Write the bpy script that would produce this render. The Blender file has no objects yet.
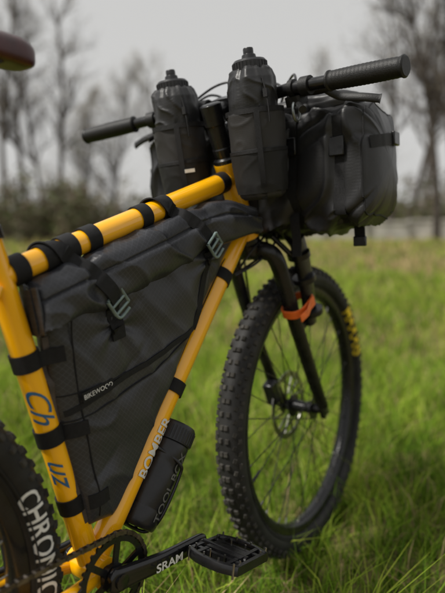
import bpy, bmesh, math, random
import numpy as np
from mathutils import Vector, Matrix, noise
from mathutils.bvhtree import BVHTree
random.seed(7); rng=np.random.default_rng(7)
S=bpy.context.scene
COL=S.collection
# ------------------------------------------------------------ camera basis (fitted)
CAM=Vector((-.0735,-.6278,.8501)); YAW=.6443; PITCH=.1404; ROLL=-.0043; FPX=538.54
LEAN=-.039
Fv=Vector((math.cos(YAW)*math.cos(PITCH),math.sin(YAW)*math.cos(PITCH),-math.sin(PITCH)))
Rv=Vector((math.sin(YAW),-math.cos(YAW),0)); Uv=Rv.cross(Fv)
R2=Rv*math.cos(ROLL)+Uv*math.sin(ROLL); U2=-Rv*math.sin(ROLL)+Uv*math.cos(ROLL)
FH=Vector((math.cos(YAW),math.sin(YAW),0))
def site(d,s,z=0): 
    p=CAM+FH*d+Rv*s; return Vector((p.x,p.y,z))
# ------------------------------------------------------------ materials
def newmat(name):
    m=bpy.data.materials.new(name); m.use_nodes=True; nt=m.node_tree
    b=nt.nodes['Principled BSDF']; return m,nt,b
def pmat(name,col,rough=.5,metal=0,var=.0,vscale=20,bump=0,bscale=200,coat=0,col2=None,detail=4,spec=.5,rvar=0):
    m,nt,b=newmat(name)
    b.inputs['Roughness'].default_value=rough; b.inputs['Metallic'].default_value=metal
    b.inputs['Specular IOR Level'].default_value=spec
    b.inputs['Coat Weight'].default_value=coat; b.inputs['Coat Roughness'].default_value=.06
    tc=nt.nodes.new('ShaderNodeTexCoord')
    n=nt.nodes.new('ShaderNodeTexNoise'); n.inputs['Scale'].default_value=vscale; n.inputs['Detail'].default_value=detail
    nt.links.new(tc.outputs['Object'],n.inputs['Vector'])
    mx=nt.nodes.new('ShaderNodeMix'); mx.data_type='RGBA'
    c2=col2 if col2 else tuple(min(1,c*(1+var)) for c in col)
    c1=col if col2 else tuple(c*(1-var) for c in col)
    mx.inputs['A'].default_value=(*c1,1); mx.inputs['B'].default_value=(*c2,1)
    rp=nt.nodes.new('ShaderNodeMapRange'); rp.inputs[1].default_value=.35; rp.inputs[2].default_value=.65
    nt.links.new(n.outputs['Fac'],rp.inputs[0]); nt.links.new(rp.outputs[0],mx.inputs['Factor'])
    nt.links.new(mx.outputs['Result'],b.inputs['Base Color'])
    if rvar:
        r2=nt.nodes.new('ShaderNodeMapRange'); r2.inputs[3].default_value=rough-rvar; r2.inputs[4].default_value=rough+rvar
        nt.links.new(rp.outputs[0],r2.inputs[0]); nt.links.new(r2.outputs[0],b.inputs['Roughness'])
    if bump:
        n2=nt.nodes.new('ShaderNodeTexNoise'); n2.inputs['Scale'].default_value=bscale; n2.inputs['Detail'].default_value=3
        nt.links.new(tc.outputs['Object'],n2.inputs['Vector'])
        bp=nt.nodes.new('ShaderNodeBump'); bp.inputs['Strength'].default_value=bump; bp.inputs['Distance'].default_value=.002
        nt.links.new(n2.outputs['Fac'],bp.inputs['Height']); nt.links.new(bp.outputs[0],b.inputs['Normal'])
    return m
def fabric(name,col,lines=.35,pitch=.009,rough=.42,bump=.35,nscale=26,gain=1.7,spec=.4):
    m,nt,b=newmat(name); N=nt.nodes.new; L=nt.links.new; b.inputs['Specular IOR Level'].default_value=spec
    tc=N('ShaderNodeTexCoord'); sp=N('ShaderNodeSeparateXYZ'); L(tc.outputs['Object'],sp.inputs[0])
    def line(op):
        a=N('ShaderNodeMath'); a.operation=op; L(sp.outputs['X'],a.inputs[0]); L(sp.outputs['Z'],a.inputs[1])
        s=N('ShaderNodeMath'); s.operation='MULTIPLY'; s.inputs[1].default_value=math.pi/pitch; L(a.outputs[0],s.inputs[0])
        q=N('ShaderNodeMath'); q.operation='SINE'; L(s.outputs[0],q.inputs[0])
        ab=N('ShaderNodeMath'); ab.operation='ABSOLUTE'; L(q.outputs[0],ab.inputs[0])
        g=N('ShaderNodeMapRange'); g.inputs[1].default_value=.22; g.inputs[2].default_value=0; L(ab.outputs[0],g.inputs[0]); return g
    l1=line('ADD'); l2=line('SUBTRACT')
    mx=N('ShaderNodeMath'); mx.operation='MAXIMUM'; L(l1.outputs[0],mx.inputs[0]); L(l2.outputs[0],mx.inputs[1])
    n=N('ShaderNodeTexNoise'); n.inputs['Scale'].default_value=9; n.inputs['Detail'].default_value=6; L(tc.outputs['Object'],n.inputs['Vector'])
    ml=N('ShaderNodeMath'); ml.operation='MULTIPLY_ADD'; ml.inputs[1].default_value=lines; L(mx.outputs[0],ml.inputs[0]); L(n.outputs['Fac'],ml.inputs[2])
    cr=N('ShaderNodeMapRange'); cr.inputs[1].default_value=.3; cr.inputs[2].default_value=1.1; L(ml.outputs[0],cr.inputs[0])
    c=N('ShaderNodeMix'); c.data_type='RGBA'; c.inputs['A'].default_value=(*col,1); c.inputs['B'].default_value=(*[k*gain for k in col],1)
    L(cr.outputs[0],c.inputs['Factor']); L(c.outputs['Result'],b.inputs['Base Color'])
    n2=N('ShaderNodeTexNoise'); n2.inputs['Scale'].default_value=nscale; n2.inputs['Detail'].default_value=3; n2.inputs['Distortion'].default_value=.8; L(tc.outputs['Object'],n2.inputs['Vector'])
    n3=N('ShaderNodeTexNoise'); n3.inputs['Scale'].default_value=900; L(tc.outputs['Object'],n3.inputs['Vector'])
    h=N('ShaderNodeMath'); h.operation='MULTIPLY_ADD'; h.inputs[1].default_value=.14; L(n3.outputs['Fac'],h.inputs[0]); L(n2.outputs['Fac'],h.inputs[2])
    h2=N('ShaderNodeMath'); h2.operation='MULTIPLY_ADD'; h2.inputs[1].default_value=.10; L(mx.outputs[0],h2.inputs[0]); L(h.outputs[0],h2.inputs[2])
    bp=N('ShaderNodeBump'); bp.inputs['Strength'].default_value=bump; bp.inputs['Distance'].default_value=.003
    L(h2.outputs[0],bp.inputs['Height']); L(bp.outputs[0],b.inputs['Normal'])
    rr=N('ShaderNodeMapRange'); rr.inputs[3].default_value=rough-.06; rr.inputs[4].default_value=rough+.10; L(n.outputs['Fac'],rr.inputs[0]); L(rr.outputs[0],b.inputs['Roughness'])
    return m
M={}
M['orange']=pmat('yellow_paint',(.95,.455,.002),.22,0,.03,6,coat=.8,rvar=.04)
M['black']=pmat('black_satin',(.009,.009,.010),.28,0,.3,30,rvar=.08,spec=.4)
M['carbon']=pmat('black_gloss',(.008,.008,.009),.18,0,.3,30)
M['rubber']=pmat('tyre_rubber',(.018,.0175,.017),.62,0,.35,25,.25,400,spec=.3)
M['knob']=pmat('tread_rubber',(.044,.041,.036),.8,0,.5,30,.3,500,spec=.2)
M['grip']=pmat('grip_rubber',(.009,.009,.009),.5,0,.2,60,.3,600,spec=.35)
M['web']=pmat('black_webbing',(.006,.006,.007),.55,0,.3,200,.6,1400,spec=.3)
M['fab']=fabric('ripstop_fabric',(.023,.024,.028),.8,.0095,.32,.30,gain=2.1,spec=.42)
M['fab2']=fabric('bag_fabric',(.015,.015,.016),.12,.006,.38,.3,18,spec=.38)
M['fab3']=fabric('pouch_fabric',(.022,.021,.021),.6,.003,.5,.25,spec=.3)
M['mesh']=fabric('pouch_mesh',(.008,.008,.008),1.6,.0022,.6,.3,spec=.3)
M['metal']=pmat('grey_metal',(.22,.24,.24),.35,.8,.2,60)
M['buckle']=pmat('buckle_grey',(.15,.20,.19),.38,.3,.2,60)
M['steel']=pmat('steel',(.32,.31,.29),.3,1,.3,80)
M['chain']=pmat('chain_steel',(.14,.12,.10),.4,.9,.4,80)
M['strap_o']=pmat('orange_strap',(.80,.15,.02),.4,0,.1,60)
M['bottle']=pmat('bottle_plastic',(.014,.014,.016),.34,0,.2,40,.1,300,spec=.4)
M['white']=pmat('white_print',(.66,.66,.64),.5,0,.08,90)
M['grey_p']=pmat('grey_print',(.13,.13,.125),.5,0,.1,90)
M['yel']=pmat('yellow_print',(.85,.62,.02),.5,0,.1,90)
M['blue']=pmat('blue_print',(.02,.11,.24),.4,0,.1,90)
M['saddle']=pmat('saddle_cover',(.045,.007,.009),.3,0,.3,40,.2,600)
M['brown']=pmat('bag_side_binding',(.055,.042,.032),.6,0,.3,60,.4,900)
# ------------------------------------------------------------ mesh tools
class MB:
    def __init__(s): s.v=[];s.f=[];s.m=[]
    def add(s,vf,mi=0):
        v,f=vf;o=len(s.v); s.v+= [tuple(p) for p in v]; s.f+=[tuple(i+o for i in q) for q in f]; s.m+=[mi]*len(f); return s
    def obj(s,name,mats,parent=None,smooth=True,mat=None,bevel=0,autos=40):
        me=bpy.data.meshes.new(name); me.from_pydata(s.v,[],s.f); me.validate(); me.update()
        for k in mats: me.materials.append(M[k] if isinstance(k,str) else k)
        if len(me.polygons)==len(s.m): me.polygons.foreach_set('material_index',s.m)
        bm=bmesh.new(); bm.from_mesh(me); bmesh.ops.recalc_face_normals(bm,faces=bm.faces); bm.to_mesh(me); bm.free()
        if smooth:
            me.polygons.foreach_set('use_smooth',[True]*len(me.polygons)); me.set_sharp_from_angle(angle=math.radians(autos))
        ob=bpy.data.objects.new(name,me); COL.objects.link(ob)
        if parent: ob.parent=parent
        if mat is not None: ob.matrix_local=mat
        if bevel:
            b=ob.modifiers.new('bev','BEVEL'); b.width=bevel; b.segments=2; b.limit_method='ANGLE'
        return ob
def empty(name,rot=True):
    e=bpy.data.objects.new(name,None); COL.objects.link(e); e.empty_display_size=.1
    if rot: e.rotation_euler=(LEAN,0,0)
    return e
def frames(P,closed=False,ref=None):
    P=[Vector(p) for p in P]; n=len(P); T=[]
    for i in range(n):
        a=P[i-1] if (i>0 or closed) else P[i]; b=P[(i+1)%n] if (i<n-1 or closed) else P[i]
        t=(b-a); T.append(t.normalized() if t.length>1e-9 else Vector((1,0,0)))
    r=Vector(ref) if ref else (Vector((0,0,1)) if abs(T[0].z)<.9 else Vector((0,1,0)))
    out=[];N=(r-T[0]*r.dot(T[0])).normalized()
    for i in range(n):
        N=(N-T[i]*N.dot(T[i])).normalized(); out.append((P[i],T[i],N,T[i].cross(N)))
    return out
def smoothpath(P,k=8):
    P=[Vector(p) for p in P]; out=[]
    for i in range(len(P)-1):
        p0=P[max(i-1,0)];p1=P[i];p2=P[i+1];p3=P[min(i+2,len(P)-1)]
        for j in range(k):
            t=j/k; out.append(.5*((2*p1)+(p2-p0)*t+(2*p0-5*p1+4*p2-p3)*t*t+(3*p1-p0-3*p2+p3)*t**3))
    out.append(P[-1]); return out
def tube(P,r,n=16,closed=False,cap=True,ref=None,sup=2):
    F=frames(P,closed,ref); v=[];f=[];k=len(F)
    for i,(p,t,a,b) in enumerate(F):
        rr=r[i] if isinstance(r,(list,tuple)) and len(r)==k and not (k==2 and isinstance(r,tuple)) else r
        ra,rb=(rr if isinstance(rr,tuple) else (rr,rr))
        for j in range(n):
            th=2*math.pi*j/n; c,s=math.cos(th),math.sin(th)
            if sup!=2: c=math.copysign(abs(c)**(2/sup),c); s=math.copysign(abs(s)**(2/sup),s)
            v.append(p+a*ra*c+b*rb*s)
    for i in range(k if closed else k-1):
        for j in range(n):
            i2=(i+1)%k; f.append((i*n+j,i*n+(j+1)%n,i2*n+(j+1)%n,i2*n+j))
    if cap and not closed:
        f.append(tuple(range(n))[::-1]); f.append(tuple(range((k-1)*n,k*n)))
    return v,f
def box(c,sz,ax=None):
    c=Vector(c); X,Y,Z=ax if ax else (Vector((1,0,0)),Vector((0,1,0)),Vector((0,0,1)))
    v=[c+X*sz[0]/2*i+Y*sz[1]/2*j+Z*sz[2]/2*k for i in(-1,1) for j in(-1,1) for k in(-1,1)]
    return v,[(0,1,3,2),(4,6,7,5),(0,4,5,1),(2,3,7,6),(0,2,6,4),(1,5,7,3)]
def revolve(prof,c,n=96,closed=False,axis='y'):
    c=Vector(c); v=[];f=[];m=len(prof)
    for i in range(n):
        a=2*math.pi*i/n
        for r,y in prof: v.append(c+Vector((r*math.cos(a),y,r*math.sin(a))))
    for i in range(n):
        for j in range(m if closed else m-1):
            i2=(i+1)%n;j2=(j+1)%m; f.append((i*m+j,i2*m+j,i2*m+j2,i*m+j2))
    return v,f
def lathe(A,B,prof,n=32,cap=True):
    A=Vector(A);B=Vector(B);d=(B-A).normalized()
    return tube([A+d*t for t,r in [(t+i*1e-6,r) for i,(t,r) in enumerate(prof)]],[float(r) for t,r in prof],n,cap=cap)
def band(c,axis,r,w,t,n=28):
    d=Vector(axis).normalized(); c=Vector(c)
    return lathe(c-d*(w/2),c+d,[(0,r),(0,r+t),(w,r+t),(w,r)],n,cap=False)
def ribbon(P,W,w,t):
    P=[Vector(p) for p in P];v=[];f=[]
    for i,p in enumerate(P):
        a=P[max(i-1,0)];b=P[min(i+1,len(P)-1)];T=(b-a).normalized(); wd=Vector(W[i] if isinstance(W,list) else W); wd=(wd-T*wd.dot(T)).normalized(); nn=T.cross(wd)
        for s,q in((-1,-1),(1,-1),(1,1),(-1,1)): v.append(p+wd*w/2*s+nn*t/2*q)
    for i in range(len(P)-1):
        for j in range(4): f.append((i*4+j,i*4+(j+1)%4,i*4+4+(j+1)%4,i*4+4+j))
    f+= [(3,2,1,0),tuple(len(v)-4+k for k in range(4))]
    return v,f
def textmesh(s,size,sub=2,bold=.0,sx=1.0,shear=0):
    cu=bpy.data.curves.new('t','FONT'); cu.body=s; cu.size=size; cu.offset=bold; cu.resolution_u=4; cu.shear=shear; cu.align_x='CENTER'; cu.align_y='CENTER'
    ob=bpy.data.objects.new('t',cu); COL.objects.link(ob)
    dg=bpy.context.evaluated_depsgraph_get(); dg.update()
    me=bpy.data.meshes.new_from_object(ob.evaluated_get(dg)); bm=bmesh.new(); bm.from_mesh(me)
    bmesh.ops.triangulate(bm,faces=bm.faces)
    if sub: 
        for _ in range(sub): bmesh.ops.subdivide_edges(bm,edges=[e for e in bm.edges if e.calc_length()>size*.12],cuts=1); bmesh.ops.triangulate(bm,faces=bm.faces)
    bm.verts.index_update()
    v=[(p.co.x*sx,p.co.y) for p in bm.verts]; f=[tuple(q.index for q in fc.verts) for fc in bm.faces]
    bm.free(); bpy.data.objects.remove(ob); bpy.data.curves.remove(cu); bpy.data.meshes.remove(me)
    return v,f
def text_plane(s,size,c,X,Y,**k):
    v,f=textmesh(s,size,0,**k); c=Vector(c);X=Vector(X).normalized();Y=Vector(Y).normalized()
    return [c+X*a+Y*b for a,b in v],f
def text_tube(s,size,c,axis,out,r,**k):
    v,f=textmesh(s,size,2,**k); c=Vector(c);A=Vector(axis).normalized();O=Vector(out);O=(O-A*O.dot(A)).normalized();Up=O.cross(A)
    return [c+A*a+O*(r*math.cos(b/r))+Up*(r*math.sin(b/r)) for a,b in v],f
# ------------------------------------------------------------ bike geometry
HA=1.1645; up=Vector((-math.cos(HA),0,math.sin(HA))); fw=Vector((math.sin(HA),0,math.cos(HA))); Yv=Vector((0,1,0))
R=.368
bb=Vector((.429,0,.309)); sc=Vector((.314,0,.778)); htb=Vector((.891,0,.817)); htt=Vector((.826,0,.967))
ax0=Vector((1.1331,0,R)); foot=ax0-fw*.045
cl0=htt+up*.0961+fw*.0602
DEL=.045
STM=Matrix.Translation(foot)@Matrix.Rotation(DEL,4,up)@Matrix.Translation(-foot)
bike=empty('bicycle')
stu=(sc-bb).normalized(); 
ttA=sc; ttB=htt-up*.035; ttd=(ttB-ttA).normalized()
dtA=bb; dtB=htb+up*.03; dtd=(dtB-dtA).normalized()
m=MB()
m.add(tube([bb,bb+stu*.2,sc+stu*.06],[.0185,.0178,.0178],32))
m.add(tube([ttA,ttA.lerp(ttB,.5),ttB],[.0175,.0185,.0195],32))
m.add(tube([dtA,dtA.lerp(dtB,.5),dtB],[.021,.0225,.0235],32))
m.add(lathe(htb,htt,[(-.003,.0235),(-.003,.0265),(.012,.0265),(.02,.0235),((htt-htb).length-.02,.0225),((htt-htb).length-.012,.0255),((htt-htb).length,.0255)],36))
m.add(tube([bb+Vector((0,-.037,0)),bb+Vector((0,.037,0))],.0235,32))
for s in(-1,1):
    m.add(tube(smoothpath([sc+Vector((-.012,s*.014,-.012)),sc+Vector((-.07,s*.038,-.085)),Vector((.12,s*.058,.53)),Vector((.005,s*.072,.385))]),.0085,14))
    m.add(tube(smoothpath([bb+Vector((-.01,s*.028,-.002)),bb+Vector((-.09,s*.046,.01)),Vector((.2,s*.062,.34)),Vector((.0,s*.072,.362))]),[(.013,.009)]*25,14))
m.obj('frame',['orange'],bike)
m=MB()
for p,a,r in((ttB-ttd*.026,ttd,.020),(dtB-dtd*.03,dtd,.024),(ttA+ttd*.0185,ttd,.0182)): m.add(lathe(p-a*.003,p+a,[(0,r-.001),(.001,r+.0006),(.005,r+.0006),(.006,r-.001)],32))
m.obj('frame_welds',['orange'],bike)
m=MB()
m.add(lathe(sc+stu*.05,sc+stu,[(0,.021),(.016,.021)],28))
m.add(tube([sc+stu*.05,sc+stu*.235],.0145,24))
m.add(box(sc+stu*.245,(.05,.04,.03)))
for s in(-1,1):
    m.add(tube(smoothpath([(.11,s*.03,1.055),(.16,s*.022,1.03),(.27,s*.022,1.03),(.35,s*.012,1.06)]),.0035,10))
m.obj('seatpost',['black'],bike)
m=MB(); v=[];f=[];K=40;NN=32
for i in range(K):
    t=i/(K-1); x=.115+.275*t
    w=.07*(1-t)**1.3*(1) +.021; w*= math.sqrt(max(0,1-(1-min(t/.08,1))**2))*.999+.001
    e=math.sqrt(max(0,1-max(0,(t-.90)/.10)**2)); w*=.10+.90*e
    zc=1.080+.016*(1-t)**3-.004*math.sin(t*3)-.006*max(0,(t-.85)/.15)**2; h=.022*(.25+.75*e)
    for j in range(NN):
        a=2*math.pi*j/NN; c,s=math.cos(a),math.sin(a)
        z=zc+ (h*.6*abs(s)**.8 if s>0 else -h*1.2*abs(s)**.55)
        v.append((x,w*math.copysign(abs(c)**.75,c),z - .018*(abs(c)**2)*(w/.08)))
for i in range(K-1):
    for j in range(NN): f.append((i*NN+j,i*NN+(j+1)%NN,(i+1)*NN+(j+1)%NN,(i+1)*NN+j))
f+=[tuple(range(NN)),tuple(range((K-1)*NN,K*NN))]
m.add((v,f)); m.obj('saddle',['saddle'],bike,autos=60)
# ------------------------------------------------------------ wheels
def tyre_profile():
    P=[(.311,-.0145)]
    for i in range(21):
        a=math.radians(-128+256*i/20); P.append((.338+.0275*math.cos(a),.0305*math.sin(a)))
    P.append((.311,.0145)); return P
def wheel(c,name,mat=None,knobrot=0,disc=True):
    c=Vector(c); m=MB()
    m.add(revolve(tyre_profile(),c,160),0)
    for s in(-1,1):
        for rr,yy in((.3175,.0245),(.3225,.0275)): m.add(tube([c+Vector((rr*math.cos(a),s*yy,rr*math.sin(a))) for a in np.linspace(0,2*math.pi,120,endpoint=False)],.0011,6,closed=True),0)
    NK=84
    for i in range(NK):
        for k,(ph,w,l,h,off) in enumerate(((-66,.009,.0125,.0045,.5),(-43,.008,.0105,.005,0),(-14,.010,.011,.005,.5),(14,.010,.011,.005,.5),(43,.008,.0105,.005,0),(66,.009,.0125,.0045,.5))):
            if k in(2,3) and i%2: ph*=.62; 
            if k in(0,5) and i%2: l*=.75; w*=1.15
            a=2*math.pi*(i+off+knobrot)/NK; p=math.radians(ph); ny=math.sin(p); nr=math.cos(p)
            rad=Vector((math.cos(a),0,math.sin(a))); tan=Vector((-math.sin(a),0,math.cos(a)))
            N=rad*nr+Yv*ny; B=-rad*ny+Yv*nr
            pos=c+rad*(.338+.0265*nr)+Yv*(.0295*ny)+N*h*.35
            X,Y=tan,B
            if k in(1,4): q=.35*(1 if k==1 else -1); X=tan*math.cos(q)+B*math.sin(q); Y=-tan*math.sin(q)+B*math.cos(q)
            bx=box(pos,(l,w,h*1.5),(X,Y,N)); 
            vv=[p_+( (pos-p_)-N*((pos-p_).dot(N)) )*(.22 if (p_-pos).dot(N)>0 else 0) for p_ in bx[0]]
            m.add((vv,bx[1]),1)
    m.obj(name+'_tyre',['rubber','knob'],bike,mat=mat)
    m=MB()
    m.add(revolve([(.3125,-.0165),(.3135,-.0175),(.305,-.0178),(.296,-.015),(.290,-.008),(.2895,0),(.290,.008),(.296,.015),(.305,.0178),(.3135,.0175),(.3125,.0165),(.306,.012),(.306,-.012)],c,128,closed=True),0)
    m.add(lathe(c-Yv*.05,c+Yv*.05,[(0,.009),(.012,.012),(.018,.013),(.0185,.028),(.0215,.028),(.024,.016),(.05,.0135),(.074,.018),(.0765,.030),(.080,.030),(.081,.018),(.1,.012)],32),0)
    NS=32
    for i in range(NS):
        side=-1 if i%2 else 1; a=2*math.pi*i/NS; cr=(1 if (i//2)%2 else -1)*1.15
        hp=c+Vector((.0285*math.cos(a+cr),side*.029,.0285*math.sin(a+cr))); rp=c+Vector((.291*math.cos(a),side*.004,.291*math.sin(a)))
        m.add(tube([hp,rp],.00115,6),0)
        d=(hp-rp).normalized(); m.add(tube([rp,rp+d*.014],.0022,6),1)
    va=math.radians(200); m.add(tube([c+Vector((.29*math.cos(va),0,.29*math.sin(va))),c+Vector((.245*math.cos(va),0,.245*math.sin(va)))],.003,8),0)
    m.obj(name+'_rim_and_spokes',['black','steel'],bike,mat=mat)
    if disc:
        m=MB(); y=.043
        m.add(revolve([(.075,y-.001),(.09,y-.001),(.09,y+.001),(.075,y+.001)],c,72,closed=True),0)
        for i in range(12):
            a=2*math.pi*i/12; m.add(box(c+Vector((.052*math.cos(a+.3),y,.052*math.sin(a+.3))),(.052,.002,.006),(Vector((math.cos(a),0,math.sin(a))),Yv,Vector((-math.sin(a),0,math.cos(a))))),0)
        m.obj(name+'_brake_disc',['steel'],bike,mat=mat)
wheel(ax0,'front_wheel',STM,.3); wheel((0,0,R),'rear_wheel')
def tyretext(s,size,c,a0,r0,mat,name,sx=1,mt='white',bold=0):
    v,f=textmesh(s,size,2,bold=bold,sx=sx); x0=min(p[0] for p in v); m=MB(); out=[]; c=Vector(c)
    for x,y in v:
        a=math.radians(a0)-(x-x0)/r0; r=r0+y; q=(r-.338)/.0275; ya=math.sqrt(max(0,1-q*q))*.0305
        out.append(c+Vector((r*math.cos(a),-ya-.0011,r*math.sin(a))))
    m.add((out,f)); m.obj(name,[mt],bike,mat=mat,smooth=False)
tyretext('CHRONICLE',.040,(0,0,R),21.5,.331,None,'rear_tyre_lettering',.92,'white',.0006)
tyretext('MAXXIS',.044,ax0,43,.330,STM,'front_tyre_lettering',1.12,'yel',.0014)
# ------------------------------------------------------------ fork
m=MB()
m.add(lathe(htb-up*.05,htb,[(0,.016),(.01,.026),(.035,.027),(.047,.0255)],28))
cr=htb-up*.035
for s in(-1,1):
    drop=ax0+Yv*s*.058
    P=smoothpath([cr+Yv*s*.008,cr+Yv*s*.036-up*.004+fw*.003,cr+Yv*s*.056-up*.035+fw*.006,cr.lerp(ax0,.4)+Yv*s*.06-fw*.008,cr.lerp(ax0,.8)+Yv*s*.059-fw*.006,drop+up*.012],6)
    n=len(P); m.add(tube(P,[(.021-.0075*i/n,.017-.006*i/n) for i in range(n)],20))
    m.add(box(drop,(.028,.010,.036),(fw,Yv,up)))
    m.add(lathe(drop-Yv*s*.004,drop+Yv*s*.1,[(0,.011),(.010,.011),(.011,.008)],20))
m.obj('fork',['black'],bike,mat=STM,bevel=0)
m=MB()
cp=ax0+Yv*.052+up*.075-fw*.045
m.add(box(cp,(.03,.028,.062),(fw,Yv,up))); m.add(box(cp+fw*.012,(.03,.018,.04),(fw,Yv,up)))
m.obj('front_brake_calliper',['black'],bike,mat=STM,bevel=.004)
m=MB()
legc=cr.lerp(ax0,.28)+Yv*-.062
for dz in(-.075,.06):
    m.add(box(legc+up*dz+fw*.022+Yv*-.004,(.036,.012,.014),(fw,Yv,up)))
P=[legc+fw*.045+up*.13+Yv*-.024,legc+fw*.055+up*.03+Yv*-.018,legc+fw*.044-up*.085+Yv*-.01]
m.add(tube(smoothpath(P),[(.027-.014*abs(i/16-.3),.012) for i in range(17)],18,sup=3.0,ref=tuple(fw)))
m.add(tube(smoothpath([legc+fw*.05+up*.17+Yv*.03,legc+fw*.07+up*.09,legc+fw*.052-up*.06+Yv*-.012]),.007,10))
m.add(tube(smoothpath([legc+fw*.02+up*.15+Yv*.02,legc+fw*.03+up*.10-Yv*.01,legc+fw*.06+up*.06-Yv*.02]),.006,10))
for k in(.09,.03,-.055): m.add(band(legc+fw*(.052-.002)+up*k+Yv*-.017,up,.012,.012,.014,20))
m.obj('fork_cargo_cage',['black'],bike,mat=STM)
m=MB(); so=legc-up*.02+fw*.016
loop=[so+fw*(.046*math.copysign(abs(math.cos(a))**.7,math.cos(a)))+Yv*(-.004+.027*math.copysign(abs(math.sin(a))**.7,math.sin(a))) for a in np.linspace(0,2*math.pi,41)]
m.add(ribbon(loop,up,.019,.0035),0)
m.add(box(so+Yv*-.033+fw*.012,(.026,.006,.022),(fw,Yv,up)),0)
m.add(ribbon([so+Yv*-.035+fw*.0,so+Yv*-.042-fw*.03,so+Yv*-.038-fw*.058],up,.017,.003),0)
m.obj('orange_utility_strap',['strap_o'],bike,mat=STM,bevel=.001)
# ------------------------------------------------------------ headset, stem, bar
m=MB()
m.add(lathe(htt,htt+up,[(0,.0245),(.008,.0245),(.012,.019),(.018,.0205),(.03,.0205),(.031,.019),(.075,.019),(.076,.021),(.115,.021),(.117,.017)],28))
m.add(tube([htt+up*.096,cl0-fw*.006],.0165,24)); m.add(box(cl0,(.034,.05,.04),(fw,Yv,up)))
m.obj('stem',['black'],bike,mat=STM,bevel=.003)
def barpt(t):
    a=abs(t); w=.3703
    k=max(0,(a-.12)/.88)
    return cl0+Yv*(w*t)-fw*(.05*k**1.15)+up*(.010*min(1,max(0,(a-.1)/.3)))
m=MB(); ts=[i/40 for i in range(-38,39)]
m.add(tube([barpt(t) for t in ts],[.0158-.0045*min(1,abs(t)/.3) for t in ts],20)); m.obj('handlebar',['black'],bike,mat=STM)
m=MB()
for s in(-1,1):
    T=np.linspace(.62,1.0,60); pts=[barpt(s*t) for t in T]
    rr=[]
    for i,t in enumerate(T):
        r=.0158+.0012*math.sin((t-.62)/.38*math.pi)
        if .05<(i/59)<.93: r+=.0003*(1 if i%3 else -1)
        if i<3 or i>56: r=.0178 if 1<=i<=58 else .015
        rr.append(r)
    m.add(tube(pts,rr,26))
m.obj('grips',['grip'],bike,mat=STM)
m=MB()
for s in(-1,1):
    c=barpt(s*.5); tn=(barpt(s*.55)-barpt(s*.45)).normalized()
    m.add(band(c,tn,.0105,.018,.006)); 
    m.add(tube(smoothpath([c+fw*.015-up*.008-tn*.03,c+fw*.024-up*.012,c+fw*.03-up*.014+tn*.03]),[.008+.003*math.sin(i/16*3.1) for i in range(17)],16))
    m.add(tube(smoothpath([c+fw*.032-up*.016+tn*.022,c+fw*.052-up*.036+tn*.04,c+fw*.056-up*.046+tn*.085,c+fw*.064-up*.055+tn*.115]),[(.0085,.0045)]*24+[(.010,.005)],12))
    c2=barpt(s*.42); m.add(band(c2,tn,.0105,.010,.005)); m.add(box(c2-up*.022+fw*.006,(.034,.03,.018),(fw,Yv,up)))
    m.add(tube([c2-up*.028-fw*.01+tn*.01,c2-up*.034-fw*.035+tn*.03],[.005,.007],10))
m.obj('brake_levers',['grip'],bike,mat=STM,bevel=0)
m=MB()
cr_=barpt(-.45);clf=barpt(.45)
for P in ([cr_+fw*.03-up*.015+Yv*.02,cr_+fw*.11+Yv*.06+up*.012,cl0+fw*.12-Yv*.05-up*.03,htb+up*.08+fw*.07-Yv*.02,htb+fw*.05-up*.0-Yv*.03,htb-fw*.03-up*.02-Yv*.026,dtA.lerp(dtB,.86)-Yv*.022+Vector((.016,0,-.016))],
          [clf+fw*.03-up*.015-Yv*.02,clf+fw*.10-Yv*.07+up*.01,cl0+fw*.10+Yv*.06-up*.04,htb+up*.06+fw*.06+Yv*.03,htb+fw*.04-up*.06+Yv*.05,ax0+Yv*.062+up*.3-fw*.02,ax0+Yv*.06+up*.11-fw*.04],
          [barpt(-.4)-up*.02,cl0-Yv*.07+fw*.07+up*.015,cl0+Yv*.02+fw*.09-up*.05,htb+up*.05+fw*.05+Yv*.02,htb+fw*.055-up*.03-Yv*.01,htb-fw*.0-up*.045-Yv*.028,dtA.lerp(dtB,.84)-Yv*.010+Vector((.02,0,-.02))],
          [htt-up*.03+fw*.03-Yv*.04,htb+up*.03+fw*.05-Yv*.05,htb-up*.03+fw*.035-Yv*.045,htb-up*.05-fw*.02-Yv*.03,dtA.lerp(dtB,.84)+Yv*-.01+Vector((.024,0,-.022))],
          [barpt(.4)-up*.01+fw*.02,cl0+Yv*.05+fw*.04+up*.04,cl0-Yv*.02+fw*.05+up*.03,cl0-Yv*.06+fw*.08-up*.03]):
    m.add(tube(smoothpath(P,10),.0026,8))
m.obj('brake_cables',['black'],bike)
# ------------------------------------------------------------ drivetrain
m=MB(); cy=-.052; c=bb+Vector((0,cy,0))
NT=32; v=[];f=[]
for y in(-.0018,.0018):
    for i in range(NT*4):
        a=2*math.pi*i/(NT*4); r=.0665 if i%4 in(0,1) else .0615
        v.append(c+Vector((r*math.cos(a),y,r*math.sin(a))))
n=NT*4
for y in(-.0018,.0018):
    for i in range(n):
        a=2*math.pi*i/n; v.append(c+Vector((.053*math.cos(a),y,.053*math.sin(a))))
for i in range(n):
    j=(i+1)%n; f+=[(i,j,n*2+j,n*2+i),(n+i,n*3+i,n*3+j,n+j),(i,n+i,n+j,j),(2*n+i,2*n+j,3*n+j,3*n+i)]
m.add((v,f))
for i in range(6):
    a=2*math.pi*i/6+.3; m.add(box(c+Vector((.036*math.cos(a),0,.036*math.sin(a))),(.040,.004,.010),(Vector((math.cos(a),0,math.sin(a))),Yv,Vector((-math.sin(a),0,math.cos(a))))))
m.add(lathe(c-Yv*.004,c+Yv,[(0,.022),(.008,.022)],28))
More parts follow.
